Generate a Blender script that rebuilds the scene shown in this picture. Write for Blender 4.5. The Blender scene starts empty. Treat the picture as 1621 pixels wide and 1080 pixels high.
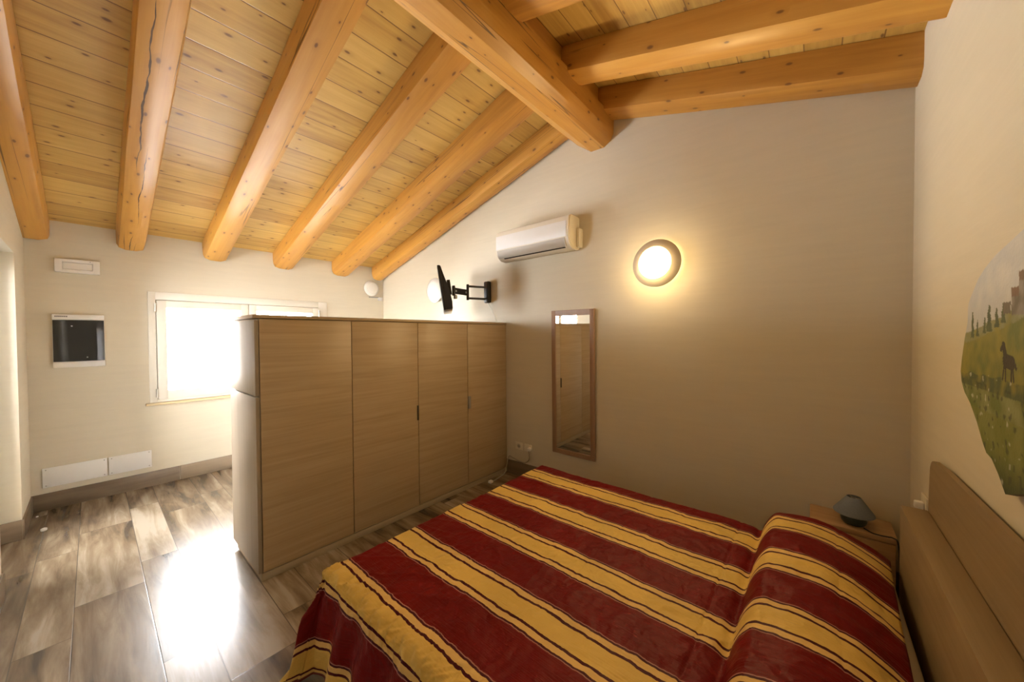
import bpy, bmesh, math, random
from mathutils import Vector, Matrix, noise
random.seed(7)
PI = math.pi
C = bpy.context.scene.collection

# ------------------------------------------------------------------ camera
F_PX = 564.22
cam_data = bpy.data.cameras.new('camera')
cam = bpy.data.objects.new('camera', cam_data); C.objects.link(cam)
cam_data.sensor_fit = 'HORIZONTAL'; cam_data.sensor_width = 36.0
cam_data.lens = F_PX / 1621.0 * 36.0
cam_data.clip_start = 0.02; cam_data.clip_end = 100
YAW, PITCH, ROLL = 0.7039, -0.0174, -0.0065
fw = Vector((-math.sin(YAW)*math.cos(PITCH), math.cos(YAW)*math.cos(PITCH), math.sin(PITCH)))
rt = Vector((math.cos(YAW), math.sin(YAW), 0)); up = rt.cross(fw)
c_, s_ = math.cos(ROLL), math.sin(ROLL)
r2 = c_*rt + s_*up; u2 = -s_*rt + c_*up
M4 = Matrix((r2, u2, -fw)).transposed().to_4x4()
M4.translation = Vector((2.7079, -3.0882, 1.585))
cam.matrix_world = M4
bpy.context.scene.camera = cam

# ------------------------------------------------------------------ world, exposure
world = bpy.data.worlds.new('daylight'); bpy.context.scene.world = world
world.use_nodes = True
bg = world.node_tree.nodes['Background']
# overexposed outdoors: hazy white sky above, sunlit pale ground below the horizon (brighter)
SKY, GROUND = 50.0, 46.0
wt = world.node_tree
wc = wt.nodes.new('ShaderNodeTexCoord'); wsx = wt.nodes.new('ShaderNodeSeparateXYZ'); wt.links.new(wc.outputs['Generated'], wsx.inputs[0])
wm = wt.nodes.new('ShaderNodeMapRange'); wm.interpolation_type = 'SMOOTHSTEP'
wt.links.new(wsx.outputs[2], wm.inputs[0])
for i_, q_ in ((1, -.35), (2, .10), (3, GROUND), (4, SKY)): wm.inputs[i_].default_value = q_
wt.links.new(wm.outputs[0], bg.inputs['Strength'])
bg.inputs['Color'].default_value = (0.97, 0.98, 1.0, 1)
vs = bpy.context.scene.view_settings
vs.view_transform = 'Standard'; vs.look = 'None'; vs.gamma = 1.0; vs.use_curve_mapping = False
vs.exposure = 0.42
LAMP_POWER = 11.5
# daylight coming in at the window opening (portal for the sky light)
pl = bpy.data.lights.new('window_portal', 'AREA'); pl.shape = 'RECTANGLE'; pl.size = 1.7; pl.size_y = 1.15
pl.cycles.is_portal = True
po = bpy.data.objects.new('window_portal', pl); C.objects.link(po)
po.location = (-2.96, -1.825, 1.46); po.rotation_euler = (0, -PI/2, 0)

pl2 = bpy.data.lights.new('door_portal', 'AREA'); pl2.shape = 'RECTANGLE'; pl2.size = 1.0; pl2.size_y = 2.25
pl2.cycles.is_portal = True
po2 = bpy.data.objects.new('door_portal', pl2); C.objects.link(po2)
po2.location = (-1.545, -3.72, 1.13); po2.rotation_euler = (PI/2, 0, 0)

# sun through the window, falling on the floor behind the wardrobe
sl = bpy.data.lights.new('sun', 'SUN'); sl.energy = 420.0; sl.angle = math.radians(2.0); sl.color = (1, .95, .87)
so = bpy.data.objects.new('sun', sl); C.objects.link(so)
so.rotation_euler = Vector((.55, .35, -.80)).to_track_quat('-Z', 'Y').to_euler()

# ------------------------------------------------------------------ node helpers
def lin(r, g, b):
    f = lambda c: (c/255/12.92 if c/255 <= .04045 else ((c/255+.055)/1.055)**2.4)
    return (f(r), f(g), f(b), 1)
class NT:
    def __init__(s, name):
        s.m = bpy.data.materials.new(name); s.m.use_nodes = True
        s.t = s.m.node_tree; s.b = s.t.nodes['Principled BSDF']
    def n(s, typ, **kw):
        x = s.t.nodes.new(typ)
        for k, v in kw.items():
            if k.startswith('_'): setattr(x, k[1:], v)
            else:
                key = int(k[1:]) if k[0] == 'i' and k[1:].isdigit() else k
                s.put(x.inputs[key], v)
        return x
    def put(s, inp, v):
        if hasattr(v, 'links') or isinstance(v, bpy.types.NodeSocket): s.t.links.new(v, inp)
        else: inp.default_value = v
    def math(s, op, a, b=0.0, c=0.0, clamp=False):
        x = s.n('ShaderNodeMath', _operation=op, _use_clamp=clamp, i0=a, i1=b, i2=c); return x.outputs[0]
    def mix(s, fac, a, b, blend='MIX'):
        x = s.n('ShaderNodeMix', _data_type='RGBA', _blend_type=blend)
        s.put(x.inputs[0], fac); s.put(x.inputs[6], a); s.put(x.inputs[7], b); return x.outputs[2]
    def ramp(s, fac, stops, interp='LINEAR'):
        x = s.n('ShaderNodeValToRGB'); s.put(x.inputs[0], fac); cr = x.color_ramp; cr.interpolation = interp
        while len(cr.elements) < len(stops): cr.elements.new(0.5)
        for e, (p, c) in zip(cr.elements, stops):
            e.position = p; e.color = c if len(c) == 4 else (*c, 1)
        return x.outputs[0]
    def sstep(s, v, lo, hi, a=0.0, b=1.0):
        x = s.n('ShaderNodeMapRange', _interpolation_type='SMOOTHSTEP')
        for i, q in enumerate((v, lo, hi, a, b)): s.put(x.inputs[i], q)
        return x.outputs[0]
    def comb(s, x=0.0, y=0.0, z=0.0):
        return s.n('ShaderNodeCombineXYZ', i0=x, i1=y, i2=z).outputs[0]
    def noise(s, vec, scale=1.0, detail=3.0, rough=.5, dist=0.0):
        x = s.n('ShaderNodeTexNoise', Vector=vec, Scale=scale, Detail=detail, Roughness=rough, Distortion=dist); return x.outputs['Fac']
    def bump(s, h, strength=.2, dist=.01):
        x = s.n('ShaderNodeBump', Height=h, Strength=strength, Distance=dist)
        s.t.links.new(x.outputs[0], s.b.inputs['Normal'])
    def uv(s):
        x = s.n('ShaderNodeUVMap'); x.uv_map = 'UVMap'
        sp = s.n('ShaderNodeSeparateXYZ', i0=x.outputs[0]); return sp.outputs[0], sp.outputs[1]
    def out(s, col=None, rough=None, **kw):
        if col is not None: s.put(s.b.inputs['Base Color'], col)
        if rough is not None: s.put(s.b.inputs['Roughness'], rough)
        for k, v in kw.items(): s.put(s.b.inputs[k.replace('_', ' ')], v)
        return s.m

def plain(name, col, rough=.5, var=.06, metal=0.0, scale=8.0, **kw):
    N = NT(name)
    tc = N.n('ShaderNodeTexCoord').outputs['Object']
    f = N.noise(tc, scale, 3)
    dark = tuple(c*(1-var) for c in col[:3])+(1,); light = tuple(min(1, c*(1+var)) for c in col[:3])+(1,)
    return N.out(N.mix(f, dark, light), rough, Metallic=metal, **kw)

def plaster(name, col):
    N = NT(name); tc = N.n('ShaderNodeTexCoord').outputs['Object']
    mp = N.n('ShaderNodeMapping', Vector=tc); mp.inputs['Scale'].default_value = (1.2, 1.2, 14)
    streak = N.noise(mp.outputs[0], 2.0, 4, .6, .4)
    big = N.noise(tc, .9, 3)
    a = tuple(c*.965 for c in col[:3])+(1,); b = tuple(min(1, c*1.025) for c in col[:3])+(1,)
    f = N.math('MULTIPLY_ADD', streak, .55, N.math('MULTIPLY', big, .45))
    fine = N.noise(mp.outputs[0], 26, 3)
    N.bump(N.math('ADD', streak, N.math('MULTIPLY', fine, .35)), .16, .006)
    return N.out(N.mix(N.sstep(f, .3, .7), a, b), .8)

def boards(name, w, cols, seam_col, rough, knot=True, seg=None, seam=.0022, coat=0.0, grain=(1.6, 30), bumpy=.25, seamfac=.85, tone=.35, crack=False, knotcol=(.12, .045, .015, 1), split=None, contrast=1.0, seamdepth=1.5, cracks=()):
    """timber boards in UV metres: u along the grain, v across; w = board width (None: one solid timber)."""
    N = NT(name); u, v = N.uv()
    if w:
        bi = N.math('FLOOR', N.math('DIVIDE', v, w)); fv = N.math('FRACT', N.math('DIVIDE', v, w))
        ed = N.math('MULTIPLY', N.math('SUBTRACT', .5, N.math('ABSOLUTE', N.math('SUBTRACT', fv, .5))), w)
        if split:      # two rows per period: a narrow one, then a wide one
            wide = N.math('GREATER_THAN', fv, split)
            bi = N.math('MULTIPLY_ADD', bi, 2.0, wide)
            ed = N.math('MINIMUM', ed, N.math('MULTIPLY', N.math('ABSOLUTE', N.math('SUBTRACT', fv, split)), w))
        r1 = N.n('ShaderNodeTexWhiteNoise', _noise_dimensions='1D'); N.put(r1.inputs['W'], bi)
        r = r1.outputs['Value']
        if seg:
            uu = N.math('ADD', u, N.math('MULTIPLY', r, seg*3.0))
            si = N.math('FLOOR', N.math('DIVIDE', uu, seg)); fu = N.math('FRACT', N.math('DIVIDE', uu, seg))
            ed2 = N.math('MULTIPLY', N.math('SUBTRACT', .5, N.math('ABSOLUTE', N.math('SUBTRACT', fu, .5))), seg)
            ed = N.math('MINIMUM', ed, ed2)
            r2_ = N.n('ShaderNodeTexWhiteNoise', _noise_dimensions='2D', Vector=N.comb(bi, si)); r = r2_.outputs['Value']
        seamm = N.sstep(ed, seam*.35, seam, 1.0, 0.0)
    else:
        oi = N.n('ShaderNodeObjectInfo'); r = oi.outputs['Random']; seamm = 0.0
    off = N.math('MULTIPLY', r, 37.0)
    gv = N.comb(N.math('ADD', N.math('MULTIPLY', u, grain[0]), off), N.math('MULTIPLY', v, grain[1]), off)
    g = N.noise(gv, 1.0, 5, .62, .6)
    gv2 = N.comb(N.math('ADD', N.math('MULTIPLY', u, grain[0]*.6), off), N.math('MULTIPLY', v, grain[1]*.25), off)
    g2 = N.noise(gv2, 1.0, 3, .5, 1.2)
    f = N.math('ADD', N.math('MULTIPLY', g, .5), N.math('MULTIPLY', g2, .5))
    if contrast != 1.0: f = N.math('MULTIPLY_ADD', N.math('SUBTRACT', f, .5), contrast, .5)
    f = N.math('ADD', f, N.math('MULTIPLY', N.math('SUBTRACT', r, .5), tone), clamp=True)
    n = len(cols); col = N.ramp(f, [(.25+.5*i/(n-1), c) for i, c in enumerate(cols)])
    if knot:
        vo = N.n('ShaderNodeTexVoronoi', _voronoi_dimensions='2D', _feature='F1',
                 Vector=N.comb(N.math('ADD', N.math('MULTIPLY', u, 4.2), off), N.math('ADD', N.math('MULTIPLY', v, 9.0), off)), Scale=1.0)
        sel = N.n('ShaderNodeSeparateXYZ', i0=vo.outputs['Color'])
        size = N.math('MULTIPLY_ADD', sel.outputs[1], .075, .035)
        k = N.sstep(N.math('DIVIDE', vo.outputs['Distance'], size), .45, 1.15, 1.0, 0.0)
        k = N.math('MULTIPLY', k, N.math('GREATER_THAN', sel.outputs[0], .42))
        halo = N.sstep(N.math('DIVIDE', vo.outputs['Distance'], size), .8, 3.2, .35, 0.0)
        halo = N.math('MULTIPLY', halo, N.math('GREATER_THAN', sel.outputs[0], .42))
        col = N.mix(halo, col, cols[0]); col = N.mix(N.math('MULTIPLY', k, .8), col, knotcol)
    h = g
    if crack:
        cv = N.comb(N.math('ADD', N.math('MULTIPLY', u, .34), off), N.math('MULTIPLY', v, 13.0), off)
        cn = N.noise(cv, 1.0, 3, .35, 0.0)
        ck = N.sstep(N.math('ABSOLUTE', N.math('SUBTRACT', cn, .5)), .002, .011, 1.0, 0.0)
        gate = N.sstep(N.noise(N.comb(N.math('ADD', N.math('MULTIPLY', u, .6), off), N.math('MULTIPLY', v, 2.0), off), 1.0, 1), .52, .60)
        ck = N.math('MULTIPLY', ck, gate)
        col = N.mix(N.math('MULTIPLY', ck, .8), col, (.06, .025, .008, 1)); h = N.math('SUBTRACT', g, N.math('MULTIPLY', ck, 3.0))
    for v0, u0, u1, wm in cracks:      # long drying splits: dark wedge lines along the grain
        wob = N.math('MULTIPLY', N.math('SUBTRACT', N.noise(N.comb(N.math('MULTIPLY', u, 2.6), v0*9, 0.0), 1.0, 3), .5), .07)
        pu = N.math('DIVIDE', N.math('SUBTRACT', u, u0), u1-u0)
        wd = N.math('MULTIPLY', N.math('MULTIPLY', N.math('MULTIPLY', pu, N.math('SUBTRACT', 1.0, pu)), 4.0*wm), N.sstep(N.noise(N.comb(N.math('MULTIPLY', u, 9.0), v0*5, 1.0), 1.0, 2), .3, .6, .35, 1.0))
        dist = N.math('ABSOLUTE', N.math('SUBTRACT', N.math('SUBTRACT', v, v0), wob))
        ck = N.math('LESS_THAN', dist, wd)
        col = N.mix(N.math('MULTIPLY', ck, .9), col, (.035, .014, .004, 1)); h = N.math('SUBTRACT', h, N.math('MULTIPLY', ck, 3.0))
    if w:
        col = N.mix(N.math('MULTIPLY', seamm, seamfac), col, seam_col)
        h = N.math('SUBTRACT', h, N.math('MULTIPLY', seamm, seamdepth))
    N.bump(h, bumpy, .002)
    return N.out(col, rough, Coat_Weight=coat, Coat_Roughness=.3)

M = {}
M['wall'] = plaster('beige_plaster', (.64, .58, .46, 1))
M['plank'] = boards('pine_ceiling_planks', .205, [(.40, .225, .05, 1), (.57, .36, .095, 1), (.67, .455, .14, 1)], (.16, .075, .02, 1), .40, seam=.005, tone=.25, coat=.1)
M['beam'] = boards('varnished_spruce_beam', None, [(.36, .16, .026, 1), (.50, .245, .043, 1), (.59, .315, .065, 1)], None, .46, tone=.2, grain=(1.2, 26), crack=True, coat=.1)
BEAM = dict(tone=.2, grain=(1.2, 26), crack=True, coat=.1)
M['beam_split'] = boards('split_spruce_beam', None, [(.36, .16, .026, 1), (.50, .245, .043, 1), (.59, .315, .065, 1)], None, .46, cracks=((3.635, 1.35, 3.05, .006), (3.68, .55, 1.75, .004), (3.66, -.25, .35, .0045)), **BEAM)
M['floor'] = boards('wood_look_floor_tile', .481, [(.055, .040, .027, 1), (.15, .108, .068, 1), (.25, .19, .125, 1), (.37, .315, .245, 1)], (.085, .07, .052, 1), .27, knot=False, seg=1.2, seam=.0032, grain=(1.5, 13), bumpy=.3, tone=.22, split=.395, contrast=1.7, seamdepth=.5)
M['skirt'] = boards('wood_look_skirting_tile', None, [(.10, .07, .043, 1), (.19, .14, .09, 1), (.27, .205, .14, 1)], None, .35, knot=False, grain=(1.5, 16))
OAK = [(.37, .272, .158, 1), (.46, .345, .21, 1), (.53, .405, .26, 1)]
M['oak'] = boards('limed_oak_veneer', None, OAK, None, .42, knot=False, grain=(1.4, 60), bumpy=.1, tone=.06)
M['oak_end_dimmed'] = boards('limed_oak_dimmed_for_light', None, [(.27, .215, .155, 1), (.32, .265, .20, 1), (.36, .30, .235, 1)], None, .4, knot=False, grain=(1.4, 60), bumpy=.08, tone=.05)  # same oak as the front, colour darkened to offset strong light on the end
M['head_oak'] = boards('headboard_veneer', None, [(.21, .145, .072, 1), (.27, .19, .098, 1), (.32, .23, .125, 1)], None, .5, knot=False, grain=(1.4, 60), bumpy=.08, tone=.05)
M['night_oak'] = boards('nightstand_veneer', None, [(.33, .20, .10, 1), (.42, .27, .14, 1), (.48, .32, .18, 1)], None, .5, knot=False, grain=(1.4, 50), bumpy=.08, tone=.05)
M['mirror_wood'] = boards('mirror_frame_wood', None, [(.24, .14, .085, 1), (.31, .19, .12, 1), (.36, .23, .15, 1)], None, .4, knot=False, grain=(1.4, 50), bumpy=.08, tone=.05)
M['sill_wood'] = boards('sill_wood', None, [(.5, .38, .2, 1), (.6, .47, .27, 1), (.66, .53, .33, 1)], None, .45, knot=False, grain=(1.4, 40), bumpy=.08, tone=.05)
M['plinth'] = boards('plinth_veneer', None, [(.30, .24, .16, 1), (.38, .31, .215, 1), (.44, .37, .27, 1)], None, .5, knot=False, grain=(1.4, 60), bumpy=.08, tone=.05)
M['handle_dark'] = plain('dark_handle_metal', (.07, .065, .055, 1), .4, .05, metal=.5)
M['light_cut_floor'] = plain('light_cut_floor_tile', (.42, .38, .32, 1), .7)  # for the added, unseen slab outside the door
M['dark'] = plain('dark_gap', (.03, .022, .015, 1), .8)
M['white_paint'] = plain('cream_window_paint', (.74, .70, .61, 1), .4, .02)
M['white_plastic'] = plain('white_plastic', (.82, .81, .79, 1), .35, .02)
M['ac_white'] = plain('ivory_plastic', (.76, .70, .58, 1), .35, .02)
M['ac_grey'] = plain('grey_plastic', (.50, .46, .40, 1), .4, .02)
M['panel_white'] = plain('white_cover_plate', (.84, .84, .83, 1), .5, .02)
M['black'] = plain('black_plastic', (.012, .011, .010, 1), .4, .1)
M['screen'] = plain('black_screen', (.01, .01, .012, 1), .08, .02)
M['silver'] = plain('silver_trim', (.42, .41, .39, 1), .35, .05, metal=.6)
M['steel'] = plain('brushed_steel', (.50, .47, .42, 1), .32, .05, metal=.9)
M['smoked'] = plain('smoked_cover', (.018, .018, .018, 1), .07, .05)
M['text'] = plain('dark_print', (.06, .06, .07, 1), .6)
M['cable_white'] = plain('white_cable', (.62, .58, .50, 1), .5)
M['cable_grey'] = plain('grey_cable', (.34, .30, .24, 1), .5)
M['cable_black'] = plain('black_cable', (.01, .01, .01, 1), .5)
M['lamp_base'] = plain('dark_green_ceramic', (.03, .05, .042, 1), .3, .1)
M['lamp_ring'] = plain('satin_lamp_ring', (.62, .54, .42, 1), .45, .03)
M['sheet'] = plain('white_sheet', (.55, .49, .38, 1), .85, .04)
M['mattress'] = plain('mattress_ticking', (.56, .50, .40, 1), .85, .05)
M['off_glass'] = plain('opal_glass', (.82, .80, .76, 1), .25, .02)

def shade_mat():
    N = NT('blue_grey_shade_fabric'); tc = N.n('ShaderNodeTexCoord').outputs['Object']
    f = N.noise(tc, 140, 2); return N.out(N.mix(f, (.17, .20, .255, 1), (.24, .275, .33, 1)), .85)
M['shade'] = shade_mat()
def emit(name, col, st):
    N = NT(name); return N.out((.9, .85, .7, 1), .4, Emission_Color=col, Emission_Strength=st)
M['lamp_on'] = emit('lit_opal_glass', (1.0, .80, .46, 1), 9.0)
M['lamp_glow'] = emit('lit_lamp_bulb', (1.0, .72, .34, 1), 9.0)
def glass_mat():
    N = NT('window_glass'); t = N.t
    t.nodes.remove(N.b)
    tr = t.nodes.new('ShaderNodeBsdfTransparent'); gl = t.nodes.new('ShaderNodeBsdfGlossy'); gl.inputs['Roughness'].default_value = .02
    fr = t.nodes.new('ShaderNodeFresnel'); fr.inputs['IOR'].default_value = 1.45
    mx = t.nodes.new('ShaderNodeMixShader'); t.links.new(fr.outputs[0], mx.inputs[0]); t.links.new(tr.outputs[0], mx.inputs[1]); t.links.new(gl.outputs[0], mx.inputs[2])
    t.links.new(mx.outputs[0], t.nodes['Material Output'].inputs['Surface']); return N.m
M['glass'] = glass_mat()
def mirror_mat():
    N = NT('mirror_glass'); return N.out((.86, .86, .84, 1), .02, Metallic=1.0)
M['mirror'] = mirror_mat()
def spread_mat():
    N = NT('striped_satin_bedspread'); u, v = N.uv()
    tc = N.comb(u, v, 0.0)
    wob = N.math('MULTIPLY', N.math('SUBTRACT', N.noise(N.comb(N.math('MULTIPLY', u, 7.0), N.math('MULTIPLY', v, 2.5)), 1.0, 4, .62), .5), .034)
    p = N.math('FRACT', N.math('DIVIDE', N.math('ADD', v, wob), .386))
    red = (.135, .004, .005, 1); gold = (.66, .46, .13, 1); lt = (.66, .45, .17, 1); ln = (.06, .005, .012, 1); pk = (.36, .17, .15, 1)
    st = [(0.0, gold), (.120, ln), (.152, lt), (.216, ln), (.240, pk), (.252, red), (.748, pk), (.760, ln), (.784, lt), (.848, ln), (.880, gold)]
    col = N.ramp(p, st, 'CONSTANT')
    # the red bands carry a slubby two-tone weave
    sl = N.noise(N.comb(N.math('MULTIPLY', u, 3.0), N.math('MULTIPLY', v, 160.0)), 1.0, 3)
    blot = N.noise(tc, 3.0, 3)
    col = N.mix(N.math('MULTIPLY', N.sstep(blot, .35, .7), .35), col, N.mix(1.0, col, (1.5, 1.5, 1.5, 1), 'MULTIPLY'))
    wp = N.n('ShaderNodeTexNoise', Vector=N.comb(u, v, 0.0), Scale=4.0, Detail=2.0)
    wv_ = N.n('ShaderNodeVectorMath', _operation='MULTIPLY_ADD', i0=wp.outputs['Color'], i1=(.22, .22, 0), i2=N.comb(N.math('MULTIPLY', u, 1.0), N.math('MULTIPLY', v, .8), 0.0))
    cr = N.n('ShaderNodeTexVoronoi', _feature='F1', _voronoi_dimensions='2D', Vector=wv_.outputs[0], Scale=9.0)
    cr2 = N.n('ShaderNodeTexVoronoi', _feature='F1', _voronoi_dimensions='2D', Vector=wv_.outputs[0], Scale=21.0)
    sl = N.math('ADD', sl, N.math('MULTIPLY_ADD', cr.outputs['Distance'], 3.2, N.math('MULTIPLY', cr2.outputs['Distance'], 1.2)))
    N.bump(N.math('ADD', sl, N.math('MULTIPLY', N.noise(N.comb(N.math('MULTIPLY', u, 24.0), N.math('MULTIPLY', v, 14.0)), 1.0, 4), 2.0)), .5, .006)
    return N.out(col, .48, Specular_IOR_Level=.14)
M['spread'] = spread_mat()
def paint_mat():
    N = NT('painted_landscape'); a = N.n('ShaderNodeVertexColor', _layer_name='Paint')
    tc = N.n('ShaderNodeTexCoord').outputs['Object']; N.bump(N.noise(tc, 90, 3), .25, .003)
    return N.out(a.outputs['Color'], .55)
M['paint'] = paint_mat()
M['panel_edge'] = plain('dark_panel_edge', (.10, .085, .06, 1), .6)

# ------------------------------------------------------------------ mesh helpers
def uv_project(me, axis='x'):
    """box-projected UVs in metres, u along the grain axis"""
    ax = 'xyz'.index(axis)
    l = me.uv_layers.get('UVMap') or me.uv_layers.new(name='UVMap')
    for p in me.polygons:
        n = [abs(c) for c in p.normal]; d = n.index(max(n))
        if d == ax: a, b = [i for i in range(3) if i != ax]
        else: a = ax; b = [i for i in range(3) if i not in (ax, d)][0]
        for li in p.loop_indices:
            co = me.vertices[me.loops[li].vertex_index].co
            l.data[li].uv = (co[a], co[b] + .37*d)
def link(name, me, mat, parent=None, smooth=None):
    o = bpy.data.objects.new(name, me); C.objects.link(o)
    for m in (mat if isinstance(mat, (list, tuple)) else [mat]): me.materials.append(M[m] if isinstance(m, str) else m)
    if parent: o.parent = parent
    if smooth is not None:
        for p in me.polygons: p.use_smooth = True
        me.set_sharp_from_angle(angle=math.radians(smooth))
    return o
def finish(name, bm, mat, parent=None, grain='x', smooth=None, uv=True):
    bmesh.ops.recalc_face_normals(bm, faces=bm.faces)
    me = bpy.data.meshes.new(name); bm.to_mesh(me); bm.free()
    if uv: uv_project(me, grain)
    return link(name, me, mat, parent, smooth)
def add_box(bm, lo, hi, bevel=0.0, seg=2):
    b2 = bmesh.new(); bmesh.ops.create_cube(b2, size=1)
    for v in b2.verts: v.co = Vector([lo[i]+(v.co[i]+.5)*(hi[i]-lo[i]) for i in range(3)])
    if bevel: bmesh.ops.bevel(b2, geom=b2.edges[:], offset=bevel, segments=seg, affect='EDGES', profile=.5)
    t = bpy.data.meshes.new('t'); b2.to_mesh(t); b2.free(); bm.from_mesh(t); bpy.data.meshes.remove(t)
def box(name, lo, hi, mat, parent=None, bevel=.002, grain='x', seg=2):
    bm = bmesh.new(); add_box(bm, lo, hi, bevel, seg)
    return finish(name, bm, mat, parent, grain, 40 if bevel else None)
def add_prism(bm, pts, axis, a, b):
    """extrude a polygon (2-D pts in the two other axes, in order) along axis from a to b"""
    oth = [i for i in range(3) if i != axis]
    def mk(q, t):
        c = [0, 0, 0]; c[oth[0]], c[oth[1]] = q; c[axis] = t; return bm.verts.new(c)
    A = [mk(q, a) for q in pts]; B = [mk(q, b) for q in pts]; n = len(pts)
    bm.faces.new(A); bm.faces.new(B[::-1])
    for i in range(n): bm.faces.new([A[i], A[(i+1) % n], B[(i+1) % n], B[i]])
def add_lathe(bm, prof, center, axis=2, seg=32, cap=True):
    """prof: list of (radius, height along axis)"""
    rings = []
    e = [i for i in range(3) if i != axis]
    for r, h in prof:
        ring = []
        for k in range(seg):
            a = 2*PI*k/seg; c = list(center); c[axis] += h; c[e[0]] += r*math.cos(a); c[e[1]] += r*math.sin(a); ring.append(bm.verts.new(c))
        rings.append(ring)
    for A, B in zip(rings, rings[1:]):
        for k in range(seg): bm.faces.new([A[k], A[(k+1) % seg], B[(k+1) % seg], B[k]])
    if cap: bm.faces.new(rings[0]); bm.faces.new(rings[-1][::-1])
def lathe(name, prof, center, mat, parent=None, axis=2, seg=40, cap=True, smooth=35):
    bm = bmesh.new(); add_lathe(bm, prof, center, axis, seg, cap); return finish(name, bm, mat, parent, 'x', smooth)
def tube_mesh(bm, pts, r, seg=8):
    pts = [Vector(p) for p in pts]; rings = []; ref = Vector((0, 0, 1))
    for i, p in enumerate(pts):
        d = (pts[min(i+1, len(pts)-1)]-pts[max(i-1, 0)]).normalized()
        if abs(d.dot(ref)) > .95: a = d.cross(Vector((1, 0, 0))).normalized()
        else: a = d.cross(ref).normalized()
        b = d.cross(a)
        rings.append([bm.verts.new(p+r*(math.cos(2*PI*k/seg)*a+math.sin(2*PI*k/seg)*b)) for k in range(seg)])
    for A, B in zip(rings, rings[1:]):
        for k in range(seg): bm.faces.new([A[k], A[(k+1) % seg], B[(k+1) % seg], B[k]])
    bm.faces.new(rings[0]); bm.faces.new(rings[-1][::-1])
def spline(pts, n=8):
    P = [Vector(p) for p in pts]; out = []
    for i in range(len(P)-1):
        p0, p1, p2, p3 = P[max(i-1, 0)], P[i], P[i+1], P[min(i+2, len(P)-1)]
        for k in range(n):
            t = k/n; out.append(.5*((2*p1)+(p2-p0)*t+(2*p0-5*p1+4*p2-p3)*t*t+(3*p1-p0-3*p2+p3)*t**3))
    return out+[P[-1]]
def tube(name, pts, r, mat, parent=None, seg=8):
    bm = bmesh.new(); tube_mesh(bm, pts, r, seg); return finish(name, bm, mat, parent, 'x', 60)
def thing(name, label, cat, loc=(0, 0, 0), group=None):
    o = bpy.data.objects.new(name, None); C.objects.link(o); o.location = loc; o.empty_display_size = .1
    return tag(o, label, cat, group)
def tag(o, label, cat, group=None):
    o['label'] = label; o['category'] = cat
    if group: o['group'] = group
    return o
def struct(o): o['kind'] = 'structure'; return o
def under(root, *objs):
    """parent keeping world coordinates (meshes are built in world space)"""
    bpy.context.view_layer.update()
    for o in objs: o.parent = root; o.matrix_parent_inverse = Matrix.Translation(-root.location)
class Kit:
    """parts built in world coordinates under one thing"""
    def __init__(s, root): s.root = root; s.inv = Matrix.Translation(-root.location)
    def add(s, o, parent=None):
        o.data.transform(s.inv); o.parent = parent or s.root; return o

# ------------------------------------------------------------------ room shell
XL, XR, YB, YF = -2.667, 3.141, 0.0, -3.47
SL = .29; RX = 1.115
def zl(x): return 2.67+SL*(x-XL)                     # plank underside, left slope
ZA = zl(RX)
def zr(x): return ZA-SL*(x-RX)
# floor
bm = bmesh.new(); add_box(bm, (XL-.3, -3.75, -.08), (XR+.2, .2, 0))
fl = struct(finish('floor', bm, 'floor', None, 'x'))
me = fl.data; l = me.uv_layers['UVMap']
for p in me.polygons:
    for li in p.loop_indices:
        co = me.vertices[me.loops[li].vertex_index].co; l.data[li].uv = (co.x, co.y+2.8925)
# ceiling: two plank slopes in one shell
bm = bmesh.new()
add_prism(bm, [(XL-.3, zl(XL-.3)), (RX, ZA), (RX, ZA+.06), (XL-.3, zl(XL-.3)+.06)], 1, -3.75, .2)
add_prism(bm, [(RX, ZA), (XR+.2, zr(XR+.2)), (XR+.2, zr(XR+.2)+.06), (RX, ZA+.06)], 1, -3.75, .2)
ce = struct(finish('ceiling', bm, 'plank', None, 'y', uv=False))
me = ce.data; l = me.uv_layers.new(name='UVMap')
for p in me.polygons:
    for li in p.loop_indices:
        co = me.vertices[me.loops[li].vertex_index].co
        l.data[li].uv = (co.y, (co.x-XL)*1.0412+.085 if co.x <= RX+1e-4 and p.center.x < RX else (co.x-2.129)*1.0412*1.14+41*.205)
# unseen porch roof added to keep the sun off the balcony door
struct(box('sun_block_roof', (-4.6, -5.1, 2.74), (.8, -3.76, 2.86), 'wall', bevel=0))
struct(box('floor', (-4.6, -5.1, -.08), (.8, -3.76, -.01), 'light_cut_floor', bevel=0))  # unseen slab added to cut the ground light reaching the door
struct(box('light_cut_parapet', (-4.6, -5.2, -.08), (.8, -5.1, 1.05), 'wall', bevel=0))  # unseen parapet added to cut the daylight reaching the door
# walls
bm = bmesh.new()
WY0, WY1, WZ0, WZ1 = -2.70, -.90, .885, 2.06           # window opening
T = .26
add_box(bm, (XL-T, -3.75, 0), (XL, WY0, 2.69)); add_box(bm, (XL-T, WY1, 0), (XL, .2, 2.69))
add_box(bm, (XL-T, WY0, 0), (XL, WY1, WZ0)); add_box(bm, (XL-T, WY0, WZ1), (XL, WY1, 2.69))
struct(finish('wall_left', bm, 'wall'))
bm = bmesh.new(); add_prism(bm, [(XL-.02, 0), (XR+.02, 0), (XR+.02, zr(XR)+.02), (RX, ZA+.02), (XL-.02, zl(XL)+.02)], 1, 0, .2)
struct(finish('wall_back', bm, 'wall'))
bm = bmesh.new(); add_box(bm, (XR, -3.75, 0), (XR+.2, .2, zr(XR)+.02)); struct(finish('wall_right', bm, 'wall'))
DX0, DX1, DZ = -2.04, -1.05, 2.25                        # glazed balcony door in the near wall
bm = bmesh.new()
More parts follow.
